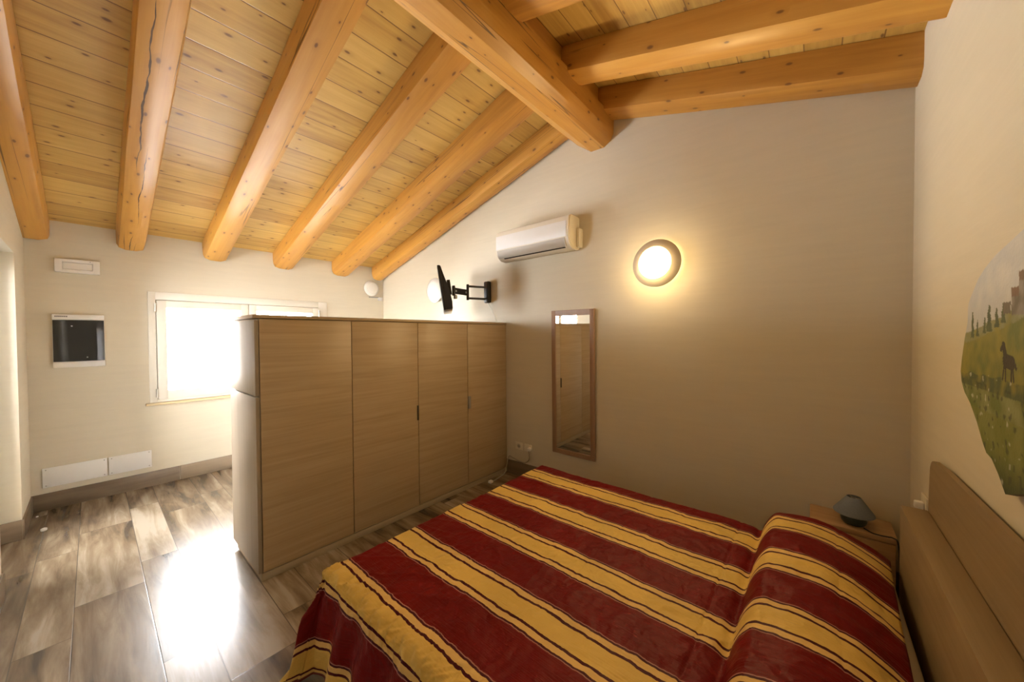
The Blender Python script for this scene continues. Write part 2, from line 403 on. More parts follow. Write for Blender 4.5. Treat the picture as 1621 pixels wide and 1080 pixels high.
add_prism(bm, [(XL-.02, 0), (DX0, 0), (DX0, DZ), (DX1, DZ), (DX1, 0), (XR+.02, 0), (XR+.02, zr(XR)+.02), (RX, ZA+.02), (XL-.02, zl(XL)+.02)], 1, YF-.2, YF)
struct(finish('wall_front', bm, 'wall'))
d = thing('door_1', '', '', (DX0, YF-.2, 0)); struct(d); del d['label']; del d['category']
K = Kit(d)
bm = bmesh.new(); y0, y1 = YF-.198, YF-.14
add_box(bm, (DX0+.001, y0, 0), (DX0+.05, y1, DZ-.001), .003); add_box(bm, (DX1-.05, y0, 0), (DX1-.001, y1, DZ-.001), .003); add_box(bm, (DX0+.05, y0, DZ-.05), (DX1-.05, y1, DZ-.001), .003)
K.add(finish('door_frame', bm, 'white_paint', None, 'z', 40))
xm = (DX0+DX1)/2
for x0, x1, hx in ((DX0+.052, xm-.002, xm-.017), (xm+.002, DX1-.052, None)):
    bm = bmesh.new(); sw = .03
    add_box(bm, (x0, y0+.005, .004), (x0+sw, y1+.012, DZ-.052), .004); add_box(bm, (x1-sw, y0+.005, .004), (x1, y1+.012, DZ-.052), .004)
    add_box(bm, (x0+sw-.004, y0+.006, .004), (x1-sw+.004, y1+.011, .16), .004); add_box(bm, (x0+sw-.004, y0+.006, DZ-.14), (x1-sw+.004, y1+.011, DZ-.052), .004)
    lf = K.add(finish('door_leaf', bm, 'white_paint', None, 'z', 40))
    K.add(box('glass_pane', (x0+sw-.003, y0+.03, .157), (x1-sw+.003, y0+.036, DZ-.137), 'glass', bevel=0), lf)
    if hx: K.add(tube('door_handle', spline([(hx, y1+.012, 1.05), (hx, y1+.05, 1.05), (hx-.02, y1+.058, 1.05), (hx-.11, y1+.058, 1.05)]), .009, 'steel'), lf)
# skirting tiles
def skirt(name, lo, hi, grain): return struct(box(name, lo, hi, 'skirt', None, .002, grain))
skirt('baseboard_left', (XL, YF, 0), (XL+.012, -2.483, .155), 'y'); skirt('baseboard_left', (XL, -2.479, 0), (XL+.012, -1.28, .155), 'y'); skirt('baseboard_left', (XL, -1.276, 0), (XL+.012, 0, .155), 'y')
skirt('baseboard_front', (XL+.012, YF, 0), (DX0+.012, YF+.012, .155), 'x'); skirt('baseboard_front', (DX0, YF-.2, 0), (DX0+.012, YF, .155), 'y')
skirt('baseboard_front', (DX1, YF, 0), (XR, YF+.012, .155), 'x')
skirt('baseboard_back', (XL+.012, -.012, 0), (-.66, 0, .155), 'x'); skirt('baseboard_back', (.004, -.012, 0), (1.1, 0, .155), 'x'); skirt('baseboard_back', (1.104, -.012, 0), (2.3, 0, .155), 'x'); skirt('baseboard_back', (2.304, -.012, 0), (XR, 0, .155), 'x')
skirt('baseboard_right', (XR-.012, YF+.012, 0), (XR, -.012, .155), 'y')

# window: fixed outer frame, two sashes with their panes, hinges, thin wooden sill
w = thing('window_1', '', '', (XL, -1.8, WZ0)); del w['label']; del w['category']; struct(w); K = Kit(w)
bm = bmesh.new(); fx0, fx1 = XL-.05, XL+.012
for lo, hi in [((WY0-.003, WZ0), (-2.645, WZ1+.008)), ((-1.005, WZ0), (WY1+.012, WZ1+.008)), ((-2.645, 1.985), (-1.005, WZ1+.008)), ((-2.645, WZ0), (-1.005, .915))]:
    add_box(bm, (fx0, lo[0], lo[1]), (fx1, hi[0], hi[1]), .003)
add_box(bm, (fx0-.02, WY0, WZ0), (fx0+.012, -2.60, WZ1), .002); add_box(bm, (fx0-.02, -1.05, WZ0), (fx0+.012, WY1, WZ1), .002)
add_box(bm, (fx0-.02, -2.61, 1.94), (fx0+.012, -1.04, WZ1), .002); add_box(bm, (fx0-.02, -2.61, WZ0), (fx0+.012, -1.04, .96), .002); add_box(bm, (fx0-.02, -1.86, .95), (fx0+.012, -1.79, 1.95), .002)
K.add(finish('window_frame', bm, 'white_paint', None, 'y', 40))
for y0, y1 in ((-2.64, -1.8275), (-1.8225, -1.01)):
    bm = bmesh.new(); a, b = XL-.035, XL+.028; z0, z1 = .915, 1.98; sw = .078
    add_box(bm, (a, y0, z0), (b, y0+sw, z1), .006); add_box(bm, (a, y1-sw, z0), (b, y1, z1), .006)
    add_box(bm, (a, y0+sw-.006, z1-sw), (b, y1-sw+.006, z1), .006); add_box(bm, (a, y0+sw-.006, z0), (b, y1-sw+.006, z0+sw+.012), .006)
    sash = K.add(finish('sash', bm, 'white_paint', None, 'y', 40))
    K.add(box('glass_pane', (XL-.02, y0+sw-.004, z0+sw), (XL-.014, y1-sw+.004, z1-sw+.004), 'glass', bevel=0), sash)
for y, s in ((-2.648, 1), (-1.002, -1)):
    for z in (.985, 1.9): K.add(lathe('hinge', [(.009, -.045), (.009, .045)], (XL+.03, y, z), 'steel', seg=12))
K.add(box('sill', (XL-.01, -2.735, .858), (XL+.045, -.865, .882), 'sill_wood', bevel=.004, grain='y'))

# ------------------------------------------------------------------ roof timbers
def timber(name, length, prof, mat='beam', taper_end=False, seed=0, nseg=40):
    """log along local +x, profile list of (y, z); slightly uneven hewn faces; caps rounded when taper_end"""
    bm = bmesh.new(); n = len(prof); per = [0]
    for i in range(n): a, b = Vector(prof[i]), Vector(prof[(i+1) % n]); per.append(per[-1]+(b-a).length)
    xs = [length*i/nseg for i in range(nseg+1)]
    if taper_end: xs = [0, .008, .022, .045]+[x for x in xs if x > .06]
    rings = []
    for x in xs:
        k = 1.0
        if taper_end and x < .05: k = .86+.14*math.sqrt(max(0, 1-(1-x/.05)**2))
        ring = []
        for i, (y, z) in enumerate(prof):
            nz = noise.noise(Vector((x*1.1, y*6+seed*7.3, z*6)))*.007 + noise.noise(Vector((x*4, i*3.1, seed*3.3)))*.0025
            L = math.hypot(y, z); ring.append(bm.verts.new((x, (y+y/L*nz)*k, (z+z/L*nz)*k)))
        rings.append(ring)
    uvl = bm.loops.layers.uv.new('UVMap')
    for j, (A, B) in enumerate(zip(rings, rings[1:])):
        for i in range(n):
            f = bm.faces.new([A[i], A[(i+1) % n], B[(i+1) % n], B[i]])
            for lp, (xx, vv) in zip(f.loops, ((xs[j], per[i]), (xs[j], per[i+1]), (xs[j+1], per[i+1]), (xs[j+1], per[i]))): lp[uvl].uv = (xx, vv+seed*1.7)
    for R, x in ((rings[0], 0), (rings[-1][::-1], length)):
        f = bm.faces.new(R)
        for lp in f.loops: lp[uvl].uv = (lp.vert.co.y, lp.vert.co.z+seed)
    bmesh.ops.recalc_face_normals(bm, faces=bm.faces)
    me = bpy.data.meshes.new(name); bm.to_mesh(me); bm.free()
    return link(name, me, mat, None, 28)
def oct_prof(hw, hh, ch):
    r = .35*ch
    return [(-hw, hh), (-hw, -hh+ch), (-hw+r*.6, -hh+r), (-hw+ch, -hh), (hw-ch, -hh), (hw-r*.6, -hh+r), (hw, -hh+ch), (hw, hh)]
ANG = math.atan(SL)
RAFT = [(-3.43, 'leftmost rafter on the window side, running down beside the doorway wall'),
        (-2.815, 'cracked round-edged rafter ending above the fuse box, second from the left'),
        (-2.14, 'rafter on the window slope ending over the left sash of the window'),
        (-1.435, 'rafter on the window slope ending over the hidden right sash of the window'),
        (-.69, 'rafter on the window slope ending left of the round lamp in the far corner'),
        (-.10, 'slim rafter running down the long wall to the far corner')]
for i, (y, lab) in enumerate(RAFT):
    hh = .098; hw = (.105, .1, .108, .115, .118, .09)[i]
    ln = (RX-.12-XL-.004)/math.cos(ANG)
    o = timber('rafter', ln, oct_prof(hw, hh, .062), 'beam_split' if i == 1 else 'beam', seed=i+1)
    z0 = zl(XL)-.003-hh/math.cos(ANG)
    o.location = (XL+.004, y, z0); o.rotation_euler = (0, -ANG, 0)
    tag(o, lab.replace('rafter','honey rafter',1), 'rafter', 'rafters of the window slope')
RAFR = [(-.10, 'dark rafter running along the top of the long wall to the right corner'),
        (-.69, 'rafter of the headboard slope, second out from the long wall'),
        (-1.43, 'rafter cut by the top edge of the picture just right of the ridge beam')]
for i, (y, lab) in enumerate(RAFR):
    hh = .098; hw = .115
    x0 = RX+.115; ln = (XR+.06-x0)/math.cos(ANG)
    o = timber('rafter', ln, oct_prof(hw, hh, .062), taper_end=True, seed=i+11)
    o.location = (x0, y, zr(x0)-.003-hh/math.cos(ANG)); o.rotation_euler = (0, ANG, 0)
    tag(o, lab.replace('dark rafter','rafter',1).replace('rafter','brown rafter',1), 'rafter', 'rafters of the headboard slope')
# ridge beam along y
prof = [(-.20, .235), (-.20, .15), (-.175, .105), (-.03, -.005), (.10, -.005), (.165, .03), (.195, .085), (.2, .235)]
o = timber('ridge_beam', 3.46, [(y, z-.12) for y, z in prof], seed=23)
o.location = (RX, -.003, 3.435); o.rotation_euler = (0, 0, -PI/2)
tag(o, 'thick hewn ridge beam under the peak of the ceiling, ending in the long wall', 'beam')
struct(box('trim_1', (RX+.125, YF, 3.545), (RX+.15, 0, zr(RX+.15)-.002), 'beam', bevel=0, grain='y'))

# ------------------------------------------------------------------ wardrobe used as room divider
H0, H1 = .055, 1.697
t = thing('wardrobe', 'long low oak wardrobe with four doors dividing the room, its end facing the window light', 'wardrobe', (-.32, -1.2, 0)); K = Kit(t)
K.add(box('carcass', (-.615, -2.398, H0), (-.022, -.004, 1.700), 'oak', bevel=.001, grain='y'))
K.add(box('plinth', (-.60, -2.405, 0), (-.002, -.012, H0-.007), 'plinth', bevel=.001, grain='y'))
K.add(box('top_panel', (-.645, -2.432, 1.702), (.004, -.002, 1.725), 'oak', bevel=.002, grain='y'))
dy = .5985
for i in range(4):
    y0 = -2.398+dy*i+.0025; y1 = -2.398+dy*(i+1)-.0025
    dr = K.add(box('door', (-.02, y0, H0), (0, y1, H1), 'oak', bevel=.0015, grain='y'))
    if i == 1: K.add(box('handle', (-.012, y1-.012, .825), (.010, y1+.0005, .957), 'handle_dark', bevel=.002, grain='z'), dr)['label'] = 'slim recessed metal handle'
    if i == 3: K.add(box('handle', (-.012, y0-.002, .83), (.012, y0+.028, .957), 'silver', bevel=.002, grain='z'), dr)['label'] = 'wide metal pull handle'
K.add(box('side_door', (-.635, -2.422, 1.203), (-.004, -2.4, 1.690), 'oak_end_dimmed', bevel=.002, grain='z'))['label'] = 'upper end door, oak dimmed for the light'
K.add(box('side_door', (-.635, -2.422, H0), (-.004, -2.4, 1.194), 'oak_end_dimmed', bevel=.002, grain='z'))['label'] = 'lower end door, oak dimmed for the light'
for k, (z0, z1) in enumerate(((1.203, 1.69), (.64, 1.194), (H0, .632))):
    f = K.add(box('drawer_front', (-.637, -2.395, z0), (-.618, -1.8, z1), 'white_plastic', bevel=.002, grain='y'))
    K.add(box('handle', (-.66, -2.2, z1-.06), (-.637, -2.0, z1-.045), 'white_plastic', bevel=.003, grain='y'), f)
K.add(box('back_panel', (-.635, -1.796, H0), (-.618, -.006, 1.69), 'white_plastic', bevel=.001, grain='y'))

# ------------------------------------------------------------------ bed
BX0, BX1, BY0, BY1, BZ = .945, 2.985, -2.35, -.635, .468
t = thing('bed', 'double bed frame with brown veneer headboard and ledge against the right wall', 'bed', (2.0, -1.5, 0)); K = Kit(t)
K.add(box('base', (1.02, BY0+.06, .12), (3.0, BY1-.06, .235), 'head_oak', bevel=.004))
for x, y in ((1.08, BY0+.12), (1.08, BY1-.12), (2.9, BY0+.12), (2.9, BY1-.12)):
    K.add(box('leg', (x-.03, y-.03, .002), (x+.03, y+.03, .119), 'head_oak', bevel=.003, grain='z'))
K.add(box('headboard_ledge', (3.02, -2.45, .03), (3.106, -.64, .773), 'head_oak', bevel=.003, grain='y'))
bm = bmesh.new(); cr = []
for k in range(9):
    a = PI-.12-(PI/2-.12)*k/8; cr.append((-.74-.062*math.cos(a)*1.0, .95+.085*math.sin(a)))
pts = [(-.63, .03), (-.635, .80)]+[(-.725+.075*math.cos(a), .945+.075*math.sin(a)) for a in [i*PI/2/8 for i in range(9)]]
pts += [(-.9, 1.032), (-2.5, 1.05), (-2.5, .03)]
add_prism(bm, pts, 0, 3.108, 3.126)
K.add(finish('headboard', bm, 'head_oak', None, 'y'))
t = tag(box('mattress', (BX0+.02, BY0+.03, .24), (BX1+.012, BY1-.02, BZ-.02), 'mattress', bevel=.04, seg=4), 'off-white mattress showing as a sliver between bedspread and headboard ledge', 'mattress')

BEND = 2.935
def pillow(x, y):
    """height the long pillow adds under the cover"""
    if x < 2.49: 
        return -.012*math.exp(-((x-2.475)/.02)**2)
    p = (x-2.49)/(2.955+.05*min(1, max(0, (y-BY0)/(BY1-BY0)))-2.49)
    if p < .17: h = math.sin(p/.17*PI/2)**.7*.94
    elif p < .36: h = .94+.06*math.sin((p-.17)/.19*PI/2)
    else: h = math.cos((p-.36)/.64*PI/2*.97)**.8
    e = 1.0
    for d in ((BY1-.0)-y, y-(BY0+.02)):
        e *= math.sqrt(max(0.0, 1-max(0, 1-max(d, 0)/.05)**2))
    return .152*h*(.2+.8*e)
def spread_pt(a, b):
    """cloth coordinate (a along the bed from the foot, b across from the near side) to a point"""
    L, Wd = BEND-BX0, BY1-BY0
    a_, b_ = a, b
    ax = min(a, 0.0); bx = min(b, 0.0) if b < Wd/2 else max(b-Wd, 0.0)
    x = BX0+max(a, 0); y = BY0+min(max(b, 0), Wd)
    if a > 1.6: x += (a-1.6)/(L-1.6)*.055*min(1, max(0, b/Wd))**2.2
    d = (abs(ax)**3.5+abs(bx)**3.5)**(1/3.5); dh = math.hypot(ax, bx)
    z = BZ
    nz = lambda s, o: noise.noise(Vector((a*s+o, b*s, o)))
    if d > 0:
        ox, oy = ax/dh, bx/dh
        R = .035
        th = min(d/R, PI/2); dd = max(0, d-R*PI/2)
        corner = abs(ox*oy)*2
        fl = R*math.sin(th)+dd*(.12+.17*corner)
        zz = R*(1-math.cos(th))+dd*.985
        # hanging folds
        s = a if abs(oy) > .5 else b
        ph = (a*2.1-b*.4)/.21*2*PI*.5 if abs(oy) > abs(ox) else b/.23*2*PI
        fa = min(1, dd/.16)
        wv = fa*(.020*math.sin(ph+2.2*noise.noise(Vector((s*2.3, 4.1, 0))))+.014*noise.noise(Vector((s*7, dd*1.5, 2))))
        if corner > .2: wv += fa*.022*corner*math.sin(math.atan2(oy, ox)*7)
        fl += wv + fa*.012
        zz = zz if zz < BZ-.06 else BZ-.06+.052*(1-math.exp(-(zz-BZ+.06)/.052))
        x += ox*fl*.5; y += oy*fl*(1+.45*min(1, corner/.5)); z -= zz
    else:
        pass
    # shirred strip along the near edge
    sh = math.exp(-((b+.04)/.075)**2)
    r1 = noise.noise(Vector((a*19+b*9, b*7-a*3, 7.0))); r2 = noise.noise(Vector((a*32-b*24, b*12, 3.0)))
    q1 = (1-min(1, abs(r1)*2.8))**1.5; q2 = (1-min(1, abs(r2)*2.8))**1.5
    z += sh*(.020*q1+.012*q2-.008)
    y -= sh*(.014*q1+.008*q2)*(1 if b < 0 else 0)
    # soft quilting, creases and pulled wrinkles on the top
    if d < .03:
        ridge = lambda q, k=5: 1-min(1, abs(q)*k)
        z += .006*nz(2.6, 1.3)+.004*nz(7, 5.1)+.006*ridge(nz(3.1, 9.2))*max(0, nz(1.7, 3.3)+.35)
        w1 = noise.noise(Vector((a*4.0-b*7.0, a*2.0+b*3.0, 21.0))); w2 = noise.noise(Vector((a*9.0+b*6.0, b*9.0-a*3.0, 31.0)))
        z += .0055*ridge(w1, 6)*max(0, nz(2.2, 14.0)+.45)+.004*ridge(w2, 5)*max(0, nz(2.9, 24.0)+.4)
        for s0, dp in ((.46, .002), (.92, .002), (1.44, .006)):
            z -= dp*math.exp(-((a-s0-.008*nz(5, 2))/.006)**2)
    z += pillow(x, y)
    if x > 2.5: z += .006*nz(5.5, 11.2)+.004*nz(11, 2.2)-.004*math.exp(-((a-1.83-.01*nz(5, 2))/.006)**2)
    return Vector((x, y, z))
def axis_samples(lo, hi, n, extra=()):
    return [lo+(hi-lo)*i/n for i in range(n+1)]
bm = bmesh.new(); uvl = bm.loops.layers.uv.new('UVMap')
L, Wd = BEND-BX0, BY1-BY0
As = axis_samples(-.45, L, 340); Bs = axis_samples(-.515, Wd+.30, 320)
grid = [[bm.verts.new(spread_pt(a, b)) for b in Bs] for a in As]
for i in range(len(As)-1):
    for j in range(len(Bs)-1):
        f = bm.faces.new([grid[i][j], grid[i+1][j], grid[i+1][j+1], grid[i][j+1]])
        for lp, (p, q) in zip(f.loops, ((i, j), (i+1, j), (i+1, j+1), (i, j+1))):
            b = Bs[q]; lp[uvl].uv = (As[p], b+BY0+1.978)
me = bpy.data.meshes.new('bedspread'); bm.to_mesh(me); bm.free()
o = link('bedspread', me, 'spread')
for p in me.polygons: p.use_smooth = True
mo = o.modifiers.new('thickness', 'SOLIDIFY'); mo.thickness = .007; mo.offset = -1
tag(o, 'dark red and gold striped satin bedspread covering the bed and its pillows', 'bedspread')

# ------------------------------------------------------------------ nightstand and its lamp
t = thing('nightstand', 'small light brown nightstand between the bed head and the long wall', 'nightstand', (2.88, -.15, 0)); K = Kit(t)
K.add(box('body', (2.705, -.262, .06), (3.056, -.02, .424), 'night_oak', bevel=.002, grain='x'))
K.add(box('top', (2.692, -.275, .426), (3.062, -.014, .45), 'night_oak', bevel=.003, grain='x'))
for z0, z1 in ((.07, .24), (.246, .418)):
    dr = K.add(box('drawer', (2.71, -.277, z0), (3.052, -.264, z1), 'night_oak', bevel=.002, grain='x'))
    K.add(lathe('knob', [(.006, 0), (.008, -.012), (.013, -.018), (.009, -.026)], (2.86, -.277, (z0+z1)/2), 'steel', axis=1, seg=16), dr)
for x in (2.72, 3.035):
    for y in (-.25, -.04): K.add(box('foot', (x-.014, y-.014, .001), (x+.014, y+.014, .059), 'night_oak', bevel=.002, grain='z'))
LX, LY, LZ = 2.892, -.175, .451
t = thing('table_lamp', 'small unlit bedside lamp with blue-grey conical shade and dark green base on the nightstand', 'lamp', (LX, LY, LZ)); K = Kit(t)
K.add(lathe('base', [(.046, 0), (.056, .012), (.060, .030), (.054, .048), (.034, .058), (.014, .064), (.010, .09)], (LX, LY, LZ), 'lamp_base'))
bm = bmesh.new(); N_ = 48
prof = [(.092, .062), (.0915, .070), (.034, .154), (.032, .158)]
add_lathe(bm, prof+[(r-.003, h) for r, h in prof[::-1]], (LX, LY, LZ), 2, N_, False)
K.add(finish('lamp_shade', bm, 'shade', None, 'z', 50))
K.add(lathe('bulb', [(.010, .088), (.020, .10), (.024, .118), (.018, .138), (.006, .146)], (LX, LY, LZ), 'off_glass', seg=20))
bm = bmesh.new()
for k in range(3):
    a = 2*PI*k/3; tube_mesh(bm, [(LX+.008*math.cos(a), LY+.008*math.sin(a), LZ+.1505), (LX+.032*math.cos(a), LY+.032*math.sin(a), LZ+.1525)], .0016, 6)
tube_mesh(bm, [(LX+.012*math.cos(q*PI/8), LY+.012*math.sin(q*PI/8), LZ+.150) for q in range(17)], .0018, 6)
K.add(finish('shade_carrier', bm, 'silver', None, 'x', 60))
K.add(tube('cord', spline([(LX+.04, LY-.05, .456), (LX+.07, LY-.085, .4545), (LX+.10, LY-.092, .4545), (LX+.13, LY-.088, .4545), (3.045, -.262, .4545), (3.06, -.284, .44), (3.068, -.29, .30), (3.07, -.27, .08)]), .0035, 'cable_black'))
# wall outlet behind the ledge
t = thing('wall_outlet', 'small ivory wall outlet just left of the headboard on the right wall', 'outlet', (XR, -.40, .72)); K = Kit(t)
K.add(box('plate', (XR-.011, -.455, .68), (XR-.001, -.345, .765), 'ac_white', bevel=.003))
K.add(box('plug', (XR-.045, -.428, .70), (XR-.012, -.395, .735), 'white_plastic', bevel=.006))

# ------------------------------------------------------------------ mirror
MX0, MX1, MZ0, MZ1 = .650, 1.129, .376, 1.827
t = thing('wall_mirror', 'tall narrow mirror in a rosy brown wooden frame on the long wall', 'mirror', (.89, 0, MZ0)); K = Kit(t)
bm = bmesh.new(); fwid = .046
add_box(bm, (MX0, -.026, MZ0), (MX0+fwid, -.002, MZ1), .003); add_box(bm, (MX1-fwid, -.026, MZ0), (MX1, -.002, MZ1), .003)
f1 = finish('frame', bm, 'mirror_wood', None, 'z', 40)
bm = bmesh.new(); bm.from_mesh(f1.data); K_ = len(bm.faces)
add_box(bm, (MX0+fwid-.002, -.0255, MZ1-fwid-.01), (MX1-fwid+.002, -.002, MZ1), .003); add_box(bm, (MX0+fwid-.002, -.0255, MZ0), (MX1-fwid+.002, -.002, MZ0+fwid), .003)
bm.to_mesh(f1.data); bm.free(); uv_project(f1.data, 'z'); K.add(f1)
K.add(box('mirror_glass', (MX0+fwid-.004, -.018, MZ0+fwid-.004), (MX1-fwid+.004, -.012, MZ1-fwid+.004), 'mirror', bevel=0))

bpy.context.view_layer.update(); t.rotation_euler = (math.radians(.4), 0, 0); t.location.y = -.004
# ------------------------------------------------------------------ air conditioner
t = thing('air_conditioner', 'ivory split air conditioner mounted high on the long wall', 'air conditioner', (.5, 0, 2.4)); K = Kit(t)
AX0, AX1 = .035, .962
pr = [(-.002, 2.415), (-.002, 2.705), (-.02, 2.718), (-.15, 2.716), (-.186, 2.70), (-.20, 2.66), (-.202, 2.50), (-.185, 2.455), (-.16, 2.425), (-.12, 2.402), (-.04, 2.398)]
bm = bmesh.new(); add_prism(bm, pr, 0, AX0, AX1-.026)
K.add(finish('housing', bm, 'ac_white', None, 'x', 35))
bm = bmesh.new(); add_prism(bm, [(y*1.012, 2.56+(z-2.56)*1.012) for y, z in pr], 0, AX1-.025, AX1); bmesh.ops.bevel(bm, geom=[e for e in bm.edges if abs(e.verts[0].co.x-AX1) < 1e-5 and abs(e.verts[1].co.x-AX1) < 1e-5], offset=.01, segments=3, affect='EDGES')
K.add(finish('end_cap', bm, 'ac_white', None, 'x', 35))
bm = bmesh.new(); add_prism(bm, [(-.2035, 2.655), (-.2055, 2.65), (-.2065, 2.512), (-.204, 2.508)], 0, AX0+.006, AX1-.032); K.add(finish('front_panel', bm, 'white_plastic', None, 'x', 35))
bm = bmesh.new(); add_prism(bm, [(-.204, 2.498), (-.189, 2.452), (-.165, 2.424), (-.170, 2.420), (-.194, 2.449), (-.208, 2.497)], 0, AX0+.02, AX1-.05); K.add(finish('air_flap', bm, 'ac_grey', None, 'x', 35))  # white flap, its grey shading put into the colour
bm = bmesh.new(); add_prism(bm, [(-.158, 2.4205), (-.146, 2.4133), (-.148, 2.4113), (-.160, 2.418)], 0, AX0+.08, AX1-.07); K.add(finish('outlet_slot', bm, 'dark', None, 'x'))
K.add(box('pipe_cover', (AX1+.001, -.075, 2.42), (AX1+.035, -.002, 2.60), 'ac_white', bevel=.008))

# ------------------------------------------------------------------ round wall lamps
def ring_lamp(cx, cz, lit, label, axis=1, wall=0.0, s=1.0):
    """disc lamp: glass disc in a flared ring standing off the wall; axis 1 = on the long wall, 0 = on the window wall"""
    sg = -1 if axis == 1 else 1
    ctr = (cx, wall, cz) if axis == 1 else (wall, cx, cz)
    t = thing('wall_lamp', label, 'lamp', ctr, 'round wall lamps'); K = Kit(t)
    P = lambda L: [(r*s, sg*h*s) for r, h in L]
    K.add(lathe('back_plate', P([(.075, .002), (.075, .016), (.06, .02)]), ctr, 'lamp_ring' if lit else 'off_glass', None, axis, 48))
    c2 = list(ctr); c2[2] -= .06*s
    K.add(lathe('bulb', P([(.045, .021), (.085, .024), (.085, .032), (.045, .036)]), tuple(c2), 'lamp_glow' if lit else 'off_glass', None, axis, 48))
    bm = bmesh.new()
    add_lathe(bm, P([(.188, .036), (.195, .038), (.197, .044), (.193, .052), (.140, .084), (.134, .086), (.130, .083), (.130, .076), (.178, .048), (.176, .038)]), ctr, axis, 64, False)
    rings = 10
    bm.verts.ensure_lookup_table()
    for k in range(64): bm.faces.new([bm.verts[k], bm.verts[(k+1) % 64], bm.verts[9*64+(k+1) % 64], bm.verts[9*64+k]])
    K.add(finish('ring', bm, 'lamp_ring' if lit else 'off_glass', None, 'x', 40))
    K.add(lathe('glass_disc', P([(.1295, .070), (.1295, .083), (.11, .090), (.06, .095), (.004, .096)]), ctr, 'lamp_on' if lit else 'off_glass', None, axis, 64))
    return t, K
t, K = ring_lamp(1.70, 2.172, True, 'lit round wall lamp glowing warm on the long wall above and right of the mirror')
bl = bpy.data.lights.new('wall_lamp_light', 'AREA'); bl.shape = 'DISK'; bl.size = .25; bl.energy = LAMP_POWER; bl.color = (1, .71, .33)
bo = bpy.data.objects.new('light', bl); C.objects.link(bo); bo.parent = t; bo.location = (0, -.099, 0); bo.rotation_euler = (-PI/2, 0, 0)
b3 = bpy.data.lights.new('wall_lamp_side_light', 'POINT'); b3.energy = LAMP_POWER*.6; b3.color = (1, .71, .33); b3.shadow_soft_size = .1
bo = bpy.data.objects.new('light', b3); C.objects.link(bo); bo.parent = t; bo.location = (0, -.2, -.05)
ring_lamp(-1.27, 2.20, False, 'unlit white round wall lamp on the long wall behind the television', s=.86)
t, K = ring_lamp(-.216, 2.335, False, 'unlit white round wall lamp high on the window wall in the far corner', 0, XL, .62)
# small sensor bracket below the corner lamp
t = thing('wall_sensor', 'tiny white sensor box on a short arm below the corner lamp on the window wall', 'sensor', (XL, -.15, 2.18)); K = Kit(t)
K.add(box('arm', (XL+.001, -.25, 2.188), (XL+.03, -.10, 2.202), 'silver', bevel=.002, grain='y'))
K.add(box('sensor_head', (XL+.002, -.10, 2.15), (XL+.05, -.035, 2.20), 'white_plastic', bevel=.006))

# ------------------------------------------------------------------ television and its swivel bracket
t = thing('tv_bracket', 'black swivel wall bracket holding the television on the long wall', 'bracket', (-.27, 0, 2.1)); K = Kit(t)
K.add(box('wall_plate', (-.305, -.062, 1.965), (-.225, -.002, 2.222), 'black', bevel=.018, seg=3))
a0, a1 = Vector((-.272, -.05, 0)), Vector((-.36, -.262, 0))
for z in (2.150, 2.012):
    bm = bmesh.new(); add_box(bm, (0, -.008, -.012), ((a1-a0).length, .008, .012), .003)
    o = finish('swing_arm', bm, 'black', None, 'x', 40); o.data.transform(Matrix.Translation((a0.x, a0.y, z)) @ Matrix.Rotation(math.atan2(a1.y-a0.y, a1.x-a0.x), 4, 'Z')); K.add(o)
K.add(lathe('elbow', [(.014, 1.99), (.016, 1.996), (.016, 2.166), (.014, 2.172)], (a1.x, a1.y, 0), 'black', seg=20))
b0, b1 = a1, Vector((-.326, -.503, 0))
bm = bmesh.new(); ln = (b1-b0).length; add_box(bm, (0, -.007, -.034), (ln, .007, .034), .003)
for x in (.03, ln-.03): pass
o = finish('fore_arm', bm, 'black', None, 'x', 40); o.data.transform(Matrix.Translation((b0.x, b0.y, 2.075)) @ Matrix.Rotation(math.atan2(b1.y-b0.y, b1.x-b0.x), 4, 'Z')); o = K.add(o)
for q in (.16, .86):
    p = b0.lerp(b1, q); nv = Vector((b1.y-b0.y, -(b1.x-b0.x), 0)).normalized(); 
    bm = bmesh.new(); add_lathe(bm, [(.012, -.0095), (.012, .0095)], (0, 0, 0), 0, 16)
    sc = finish('cap', bm, 'silver', None, 'x', 40); sc.data.transform(Matrix.Translation((p.x, p.y, 2.075)) @ Matrix.Rotation(math.atan2(nv.y, nv.x), 4, 'Z')); K.add(sc, o)
K.add(lathe('tilt_joint', [(.014, 2.02), (.018, 2.03), (.018, 2.12), (.014, 2.13)], (b1.x, b1.y, 0), 'black', seg=20))
K.add(box('tilt_lever', (b1.x-.004, b1.y-.004, 1.985), (b1.x+.036, b1.y+.024, 2.028), 'silver', bevel=.008))
# TV: local frame: n = facing direction, s = width direction
TC = Vector((-.392, -.592, 2.068))
ang = math.atan2(-.78, -.63)                       # facing direction in plan
RT = Matrix.Translation(TC) @ Matrix.Rotation(ang, 4, 'Z') @ Matrix.Rotation(math.radians(8), 4, 'Y')
t = thing('television', 'small black flat television seen nearly edge-on, held out on the wall bracket', 'television', TC); K = Kit(t)
def tvpart(name, bm, mat, sm=30):
    o = finish(name, bm, mat, None, 'y', sm); o.data.transform(RT); return K.add(o)
bm = bmesh.new(); add_box(bm, (.004, -.345, -.228), (.030, .345, .222), .004); tvpart('bezel', bm, 'black')
bm = bmesh.new(); add_box(bm, (.0295, -.325, -.205), (.0315, .325, .205)); tvpart('screen', bm, 'screen')
bm = bmesh.new(); prf = [(.0035, .219), (.0035, -.226), (-.062, -.226), (-.068, -.15), (-.054, -.02), (-.018, .14), (-.004, .213)]
A = [bm.verts.new((p[0], -.34, p[1])) for p in prf]; B = [bm.verts.new((p[0], .34, p[1])) for p in prf]
bm.faces.new(A); bm.faces.new(B[::-1])
for i in range(len(prf)): bm.faces.new([A[i], A[(i+1) % len(prf)], B[(i+1) % len(prf)], B[i]])
tvpart('back_shell', bm, 'black')
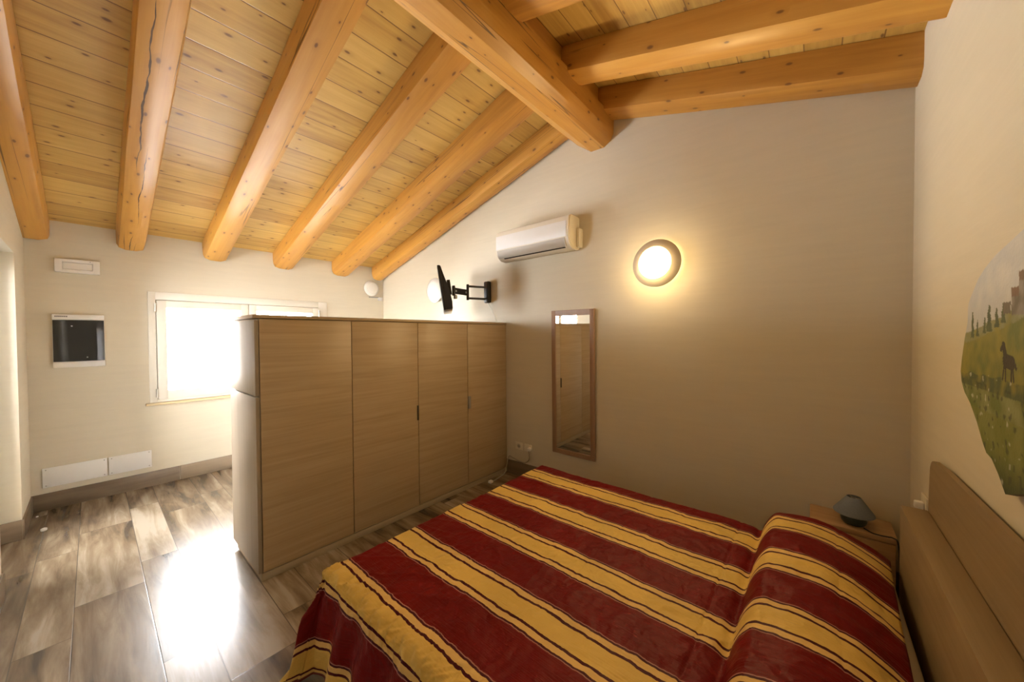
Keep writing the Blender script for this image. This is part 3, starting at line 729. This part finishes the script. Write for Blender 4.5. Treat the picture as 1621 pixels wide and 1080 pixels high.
bm = bmesh.new(); add_box(bm, (-.06, -.335, -.236), (.026, .335, -.2285), .002); tvpart('bottom_trim', bm, 'silver')
bm = bmesh.new(); add_box(bm, (-.086, -.05, -.05), (-.05, .05, .11), .004); tvpart('mount_plate', bm, 'black')
tag(tube('cable', spline([(-.262, -.03, 1.966), (-.22, -.02, 1.90), (-.17, -.012, 1.80), (-.15, -.012, 1.729)]), .0045, 'cable_white'), 'thin white cable hanging from the television bracket to the wardrobe top', 'cable')

# ------------------------------------------------------------------ sockets and extension lead beside the wardrobe
t = thing('wall_outlet', 'empty ivory socket low on the long wall beside the wardrobe', 'outlet', (.186, 0, .335)); K = Kit(t)
K.add(box('plate', (.135, -.009, .297), (.237, -.001, .377), 'ac_white', bevel=.003)); K.add(lathe('socket_well', [(.024, -.0095), (.020, -.0098), (.019, -.0105)], (.186, 0, .336), 'ac_grey', axis=1, seg=24))
bm = bmesh.new()
for dx in (-.009, 0, .009): add_lathe(bm, [(.003, -.0112), (.003, -.0106)], (.186+dx, 0, .336), 1, 10)
K.add(finish('pin_hole', bm, 'dark', None))
t = thing('wall_outlet', 'ivory socket with a plug in it, low on the long wall left of the mirror', 'outlet', (.315, 0, .335)); K = Kit(t)
K.add(box('plate', (.262, -.009, .297), (.364, -.001, .377), 'ac_white', bevel=.003))
t = thing('extension_lead', 'white plug and grey lead looping down the wall to a connector on the floor', 'cable', (.33, -.02, .3)); K = Kit(t)
K.add(lathe('plug', [(.018, -.010), (.021, -.016), (.021, -.036), (.012, -.048)], (.345, 0, .334), 'white_plastic', axis=1, seg=20))
K.add(tube('cord', spline([(.347, -.04, .318), (.352, -.036, .26), (.335, -.03, .21), (.28, -.024, .175), (.20, -.02, .172), (.10, -.019, .19), (.055, -.022, .20), (.04, -.035, .16), (.038, -.06, .07), (.042, -.10, .012), (.055, -.2, .006), (.07, -.29, .006), (.073, -.33, .007)]), .0055, 'cable_grey'))
K.add(box('connector', (.055, -.375, .001), (.093, -.33, .026), 'white_plastic', bevel=.005))

# ------------------------------------------------------------------ things on the window wall
t = thing('emergency_light', 'white rectangular emergency light above the fuse box', 'lamp', (XL, -3.165, 2.2)); K = Kit(t)
bm = bmesh.new(); y0, y1, z0, z1 = -3.302, -3.027, 2.197, 2.322
add_box(bm, (XL+.001, y0, z0), (XL+.022, y1, z1), .004)
for lo, hi in (((y0, z0), (y0+.045, z1)), ((y1-.045, z0), (y1, z1)), ((y0+.04, z0), (y1-.04, z0+.03)), ((y0+.04, z1-.03), (y1-.04, z1))):
    add_box(bm, (XL+.02, lo[0], lo[1]), (XL+.045, hi[0], hi[1]), .003)
K.add(finish('housing', bm, 'white_plastic', None, 'y', 40))
K.add(box('lens', (XL+.0225, y0+.047, z0+.032), (XL+.036, y1-.047, z1-.032), 'off_glass', bevel=.004, grain='y'))
K.add(lathe('indicator', [(.004, .0452), (.003, .048)], (XL, y1-.06, z1-.012), 'silver', axis=0, seg=10))
t = thing('fuse_box', 'wall fuse box with white rim and dark smoked door left of the window', 'fuse box', (XL, -3.165, 1.3)); K = Kit(t)
y0, y1, z0, z1 = -3.325, -3.007, 1.305, 1.803
bm = bmesh.new(); add_box(bm, (XL+.001, y0, z0), (XL+.028, y1, z1), .004); add_box(bm, (XL+.026, y0, z1-.052), (XL+.042, y1, z1), .004); add_box(bm, (XL+.026, y0, z0), (XL+.042, y1, z0+.055), .004)
K.add(finish('frame', bm, 'white_plastic', None, 'y', 40))
bm = bmesh.new(); NN = 40; f0 = []
za, zb = z0+.057, z1-.054
pts = [(y0+.003+(y1-y0-.006)*k/NN, XL+.032+.019*(1-abs(2*k/NN-1)**5)) for k in range(NN+1)]
poly = [(x, y) for y, x in pts]+[(XL+.0285, y1-.003), (XL+.0285, y0+.003)]
add_prism(bm, poly, 2, za, zb); dr = K.add(finish('smoked_door', bm, 'smoked', None, 'y', 30))
K.add(lathe('latch', [(.006, .0525), (.004, .056)], (XL, y0+.115, zb-.055), 'silver', axis=0, seg=10), dr)
K.add(lathe('latch', [(.006, .0525), (.004, .056)], (XL, y0+.205, za+.035), 'silver', axis=0, seg=10), dr)
bm = bmesh.new()
for k in range(7): add_box(bm, (XL+.042, y0+.016+.011*k, z1-.024), (XL+.0424, y0+.016+.011*k+.008, z1-.014))
K.add(finish('maker_mark', bm, 'text', None, 'y'))
for ya, yb, lab in ((-3.405, -3.011, 'longer blank white cover plate low on the window wall, left of the pair'), (-3.003, -2.699, 'shorter blank white cover plate low on the window wall, right of the pair')):
    t = thing('cover_plate', lab, 'cover plate', (XL, (ya+yb)/2, .21), 'cover plates above the skirting'); K = Kit(t)
    K.add(box('plate', (XL+.001, ya, .207), (XL+.012, yb, .387), 'panel_white', bevel=.003, grain='y'))
    for y in (ya+.02, yb-.02):
        for z in (.225, .369): K.add(lathe('screw', [(.005, .0122), (.004, .0138)], (XL, y, z), 'silver', axis=0, seg=10))
tag(lathe('door_stop', [(.016, 0), (.018, .004), (.018, .016), (.012, .020)], (-2.11, -3.372, .001), 'white_plastic', seg=20), 'small round white cap lying on the floor near the doorway wall', 'cap')
tag(lathe('floor_cap', [(.007, 0), (.008, .003), (.006, .008)], (-2.52, -3.43, .001), 'white_plastic', seg=14), 'tiny white cap on the floor tight to the skirting corner', 'cap')

# ------------------------------------------------------------------ painting: irregular slab with a landscape
out = [(-1.548, 1.855), (-1.50, 1.846), (-1.44, 1.834), (-1.335, 1.814), (-1.248, 1.786), (-1.189, 1.759), (-1.125, 1.71), (-1.101, 1.689), (-1.09, 1.67), (-1.09, 1.619), (-1.06, 1.561), (-1.033, 1.492), (-1.02, 1.442), (-1.034, 1.40), (-1.069, 1.369), (-1.129, 1.339), (-1.198, 1.287), (-1.25, 1.235), (-1.286, 1.207), (-1.331, 1.20), (-1.384, 1.169), (-1.436, 1.128), (-1.548, 1.166), (-1.68, 1.16), (-1.80, 1.20), (-1.90, 1.29), (-1.96, 1.42), (-1.955, 1.56), (-1.90, 1.70), (-1.80, 1.80), (-1.68, 1.85)]
pc = Vector((-1.48, 1.49))
ol = []
for i in range(len(out)):
    a, b = Vector(out[i]), Vector(out[(i+1) % len(out)])
    for k in range(10): ol.append(a.lerp(b, k/10))
NR = 90; no = len(ol)
def nn(y, z, s, o=0.0): return noise.noise(Vector((y*s, z*s, o)))
TREES = [(-1.142, 1.652, 1.565, .022), (-1.19, 1.625, 1.57, .018), (-1.292, 1.668, 1.585, .036), (-1.352, 1.655, 1.598, .026), (-1.40, 1.665, 1.61, .024), (-1.60, 1.72, 1.64, .04), (-1.70, 1.71, 1.64, .03), (-1.255, 1.63, 1.58, .02)]
def seg_d(p, a, b):
    ab = b-a; t_ = max(0, min(1, (p-a).dot(ab)/ab.dot(ab))); return (p-a-ab*t_).length
V2 = lambda *a: Vector(a)
HORSE = [(V2(-1.422, 1.503), V2(-1.465, 1.498), .020), (V2(-1.422, 1.512), V2(-1.406, 1.545), .012), (V2(-1.406, 1.548), V2(-1.390, 1.534), .0075), 
         (V2(-1.415, 1.495), V2(-1.403, 1.448), .0045), (V2(-1.422, 1.495), V2(-1.424, 1.446), .0045), (V2(-1.462, 1.492), V2(-1.462, 1.448), .005), (V2(-1.468, 1.495), V2(-1.478, 1.45), .0045), (V2(-1.472, 1.508), V2(-1.492, 1.485), .0055)]
def hill(y): return 1.583+max(0, -1.11-y)*.17+.006*nn(y, 0, 12)
def mixc(a, b, t): t = max(0, min(1, t)); return tuple(a[i]*(1-t)+b[i]*t for i in range(3))
def paint(y, z):
    h = hill(y); n1, n2, n3 = nn(y, z, 9, 1), nn(y, z, 26, 2), nn(y, z, 60, 3)
    if z > h:
        c = mixc((.58, .58, .58), (.42, .46, .53), .5+n1*1.1+n2*.3)
        c = mixc(c, (.62, .60, .58), max(0, n1*1.2))
    else:
        c = mixc((.27, .24, .035), (.13, .16, .03), .5+n1*.9+n2*.7)
        if z > h-.035: c = mixc(c, (.26, .27, .17), .55+n2)
        if z < 1.445+.02*n1 and z > 1.40: c = mixc(c, (.06, .085, .03), .75+n2)
        if z < 1.40: c = mixc((.25, .27, .11), (.13, .17, .03), .5+n1+n2*.8)
        if z < 1.335: c = mixc(c, (.17, .19, .025), .6)
        if z < 1.24: c = mixc(c, (.04, .06, .02), (1.24-z)/.1)
        w_ = nn(y, z, 42, 8)
        if w_ > .52 and z < 1.45: c = mixc(c, (.55, .55, .48), .75)
        if w_ < -.36 and z < 1.42: c = mixc(c, (.03, .035, .02), .7)
    for ty, tt, tb, tw in TREES:
        if tb < z < tt:
            k = (tt-z)/(tt-tb)
            if abs(y-ty) < tw*(.25+.75*k)*(.75+.5*n3): c = mixc((.03, .055, .025), (.07, .10, .035), .5+n2)
    if -1.56 < y < -1.455 and 1.63 < z < 1.725+.02*(1 if y < -1.50 else -1):
        c = mixc((.10, .085, .07), (.22, .20, .19), .5+n2*1.2)
        if z > 1.70+.02*(1 if y < -1.50 else -1): c = (.13, .06, .04)
    if -1.45 < y < -1.40 and 1.635 < z < 1.668: c = (.11, .09, .075)
    p = V2(y, z)
    for a, b, r in HORSE:
        if seg_d(p, a, b) < r: c = (.018, .012, .010)
    return c
bm = bmesh.new(); cl = bm.loops.layers.float_color.new('Paint')
XF, XB = XR-.022, XR-.003
ctr = bm.verts.new((XF, pc.x, pc.y)); rings = []
for k in range(1, NR+1):
    rings.append([bm.verts.new((XF, pc.x+(q.x-pc.x)*k/NR, pc.y+(q.y-pc.y)*k/NR)) for q in ol])
back = [bm.verts.new((XB, q.x, q.y)) for q in ol]
fs = []
for i in range(no): fs.append(bm.faces.new([ctr, rings[0][i], rings[0][(i+1) % no]]))
for A, B in zip(rings, rings[1:]):
    for i in range(no): fs.append(bm.faces.new([A[i], B[i], B[(i+1) % no], A[(i+1) % no]]))
for i in range(no): f = bm.faces.new([rings[-1][i], back[i], back[(i+1) % no], rings[-1][(i+1) % no]]); f.material_index = 1
f = bm.faces.new(back); f.material_index = 1
cache = {}
for f in fs:
    for lp in f.loops:
        co = lp.vert.co; key = lp.vert
        if key not in cache:
            c = paint(co.y, co.z); cache[key] = c
        lp[cl] = (*cache[key], 1)
bmesh.ops.recalc_face_normals(bm, faces=bm.faces)
me = bpy.data.meshes.new('painting'); bm.to_mesh(me); bm.free()
o = link('painting', me, ['paint', 'panel_edge'])
tag(o, 'irregular cut-out panel painted with a meadow, dark horse and trees, on the right wall', 'painting')
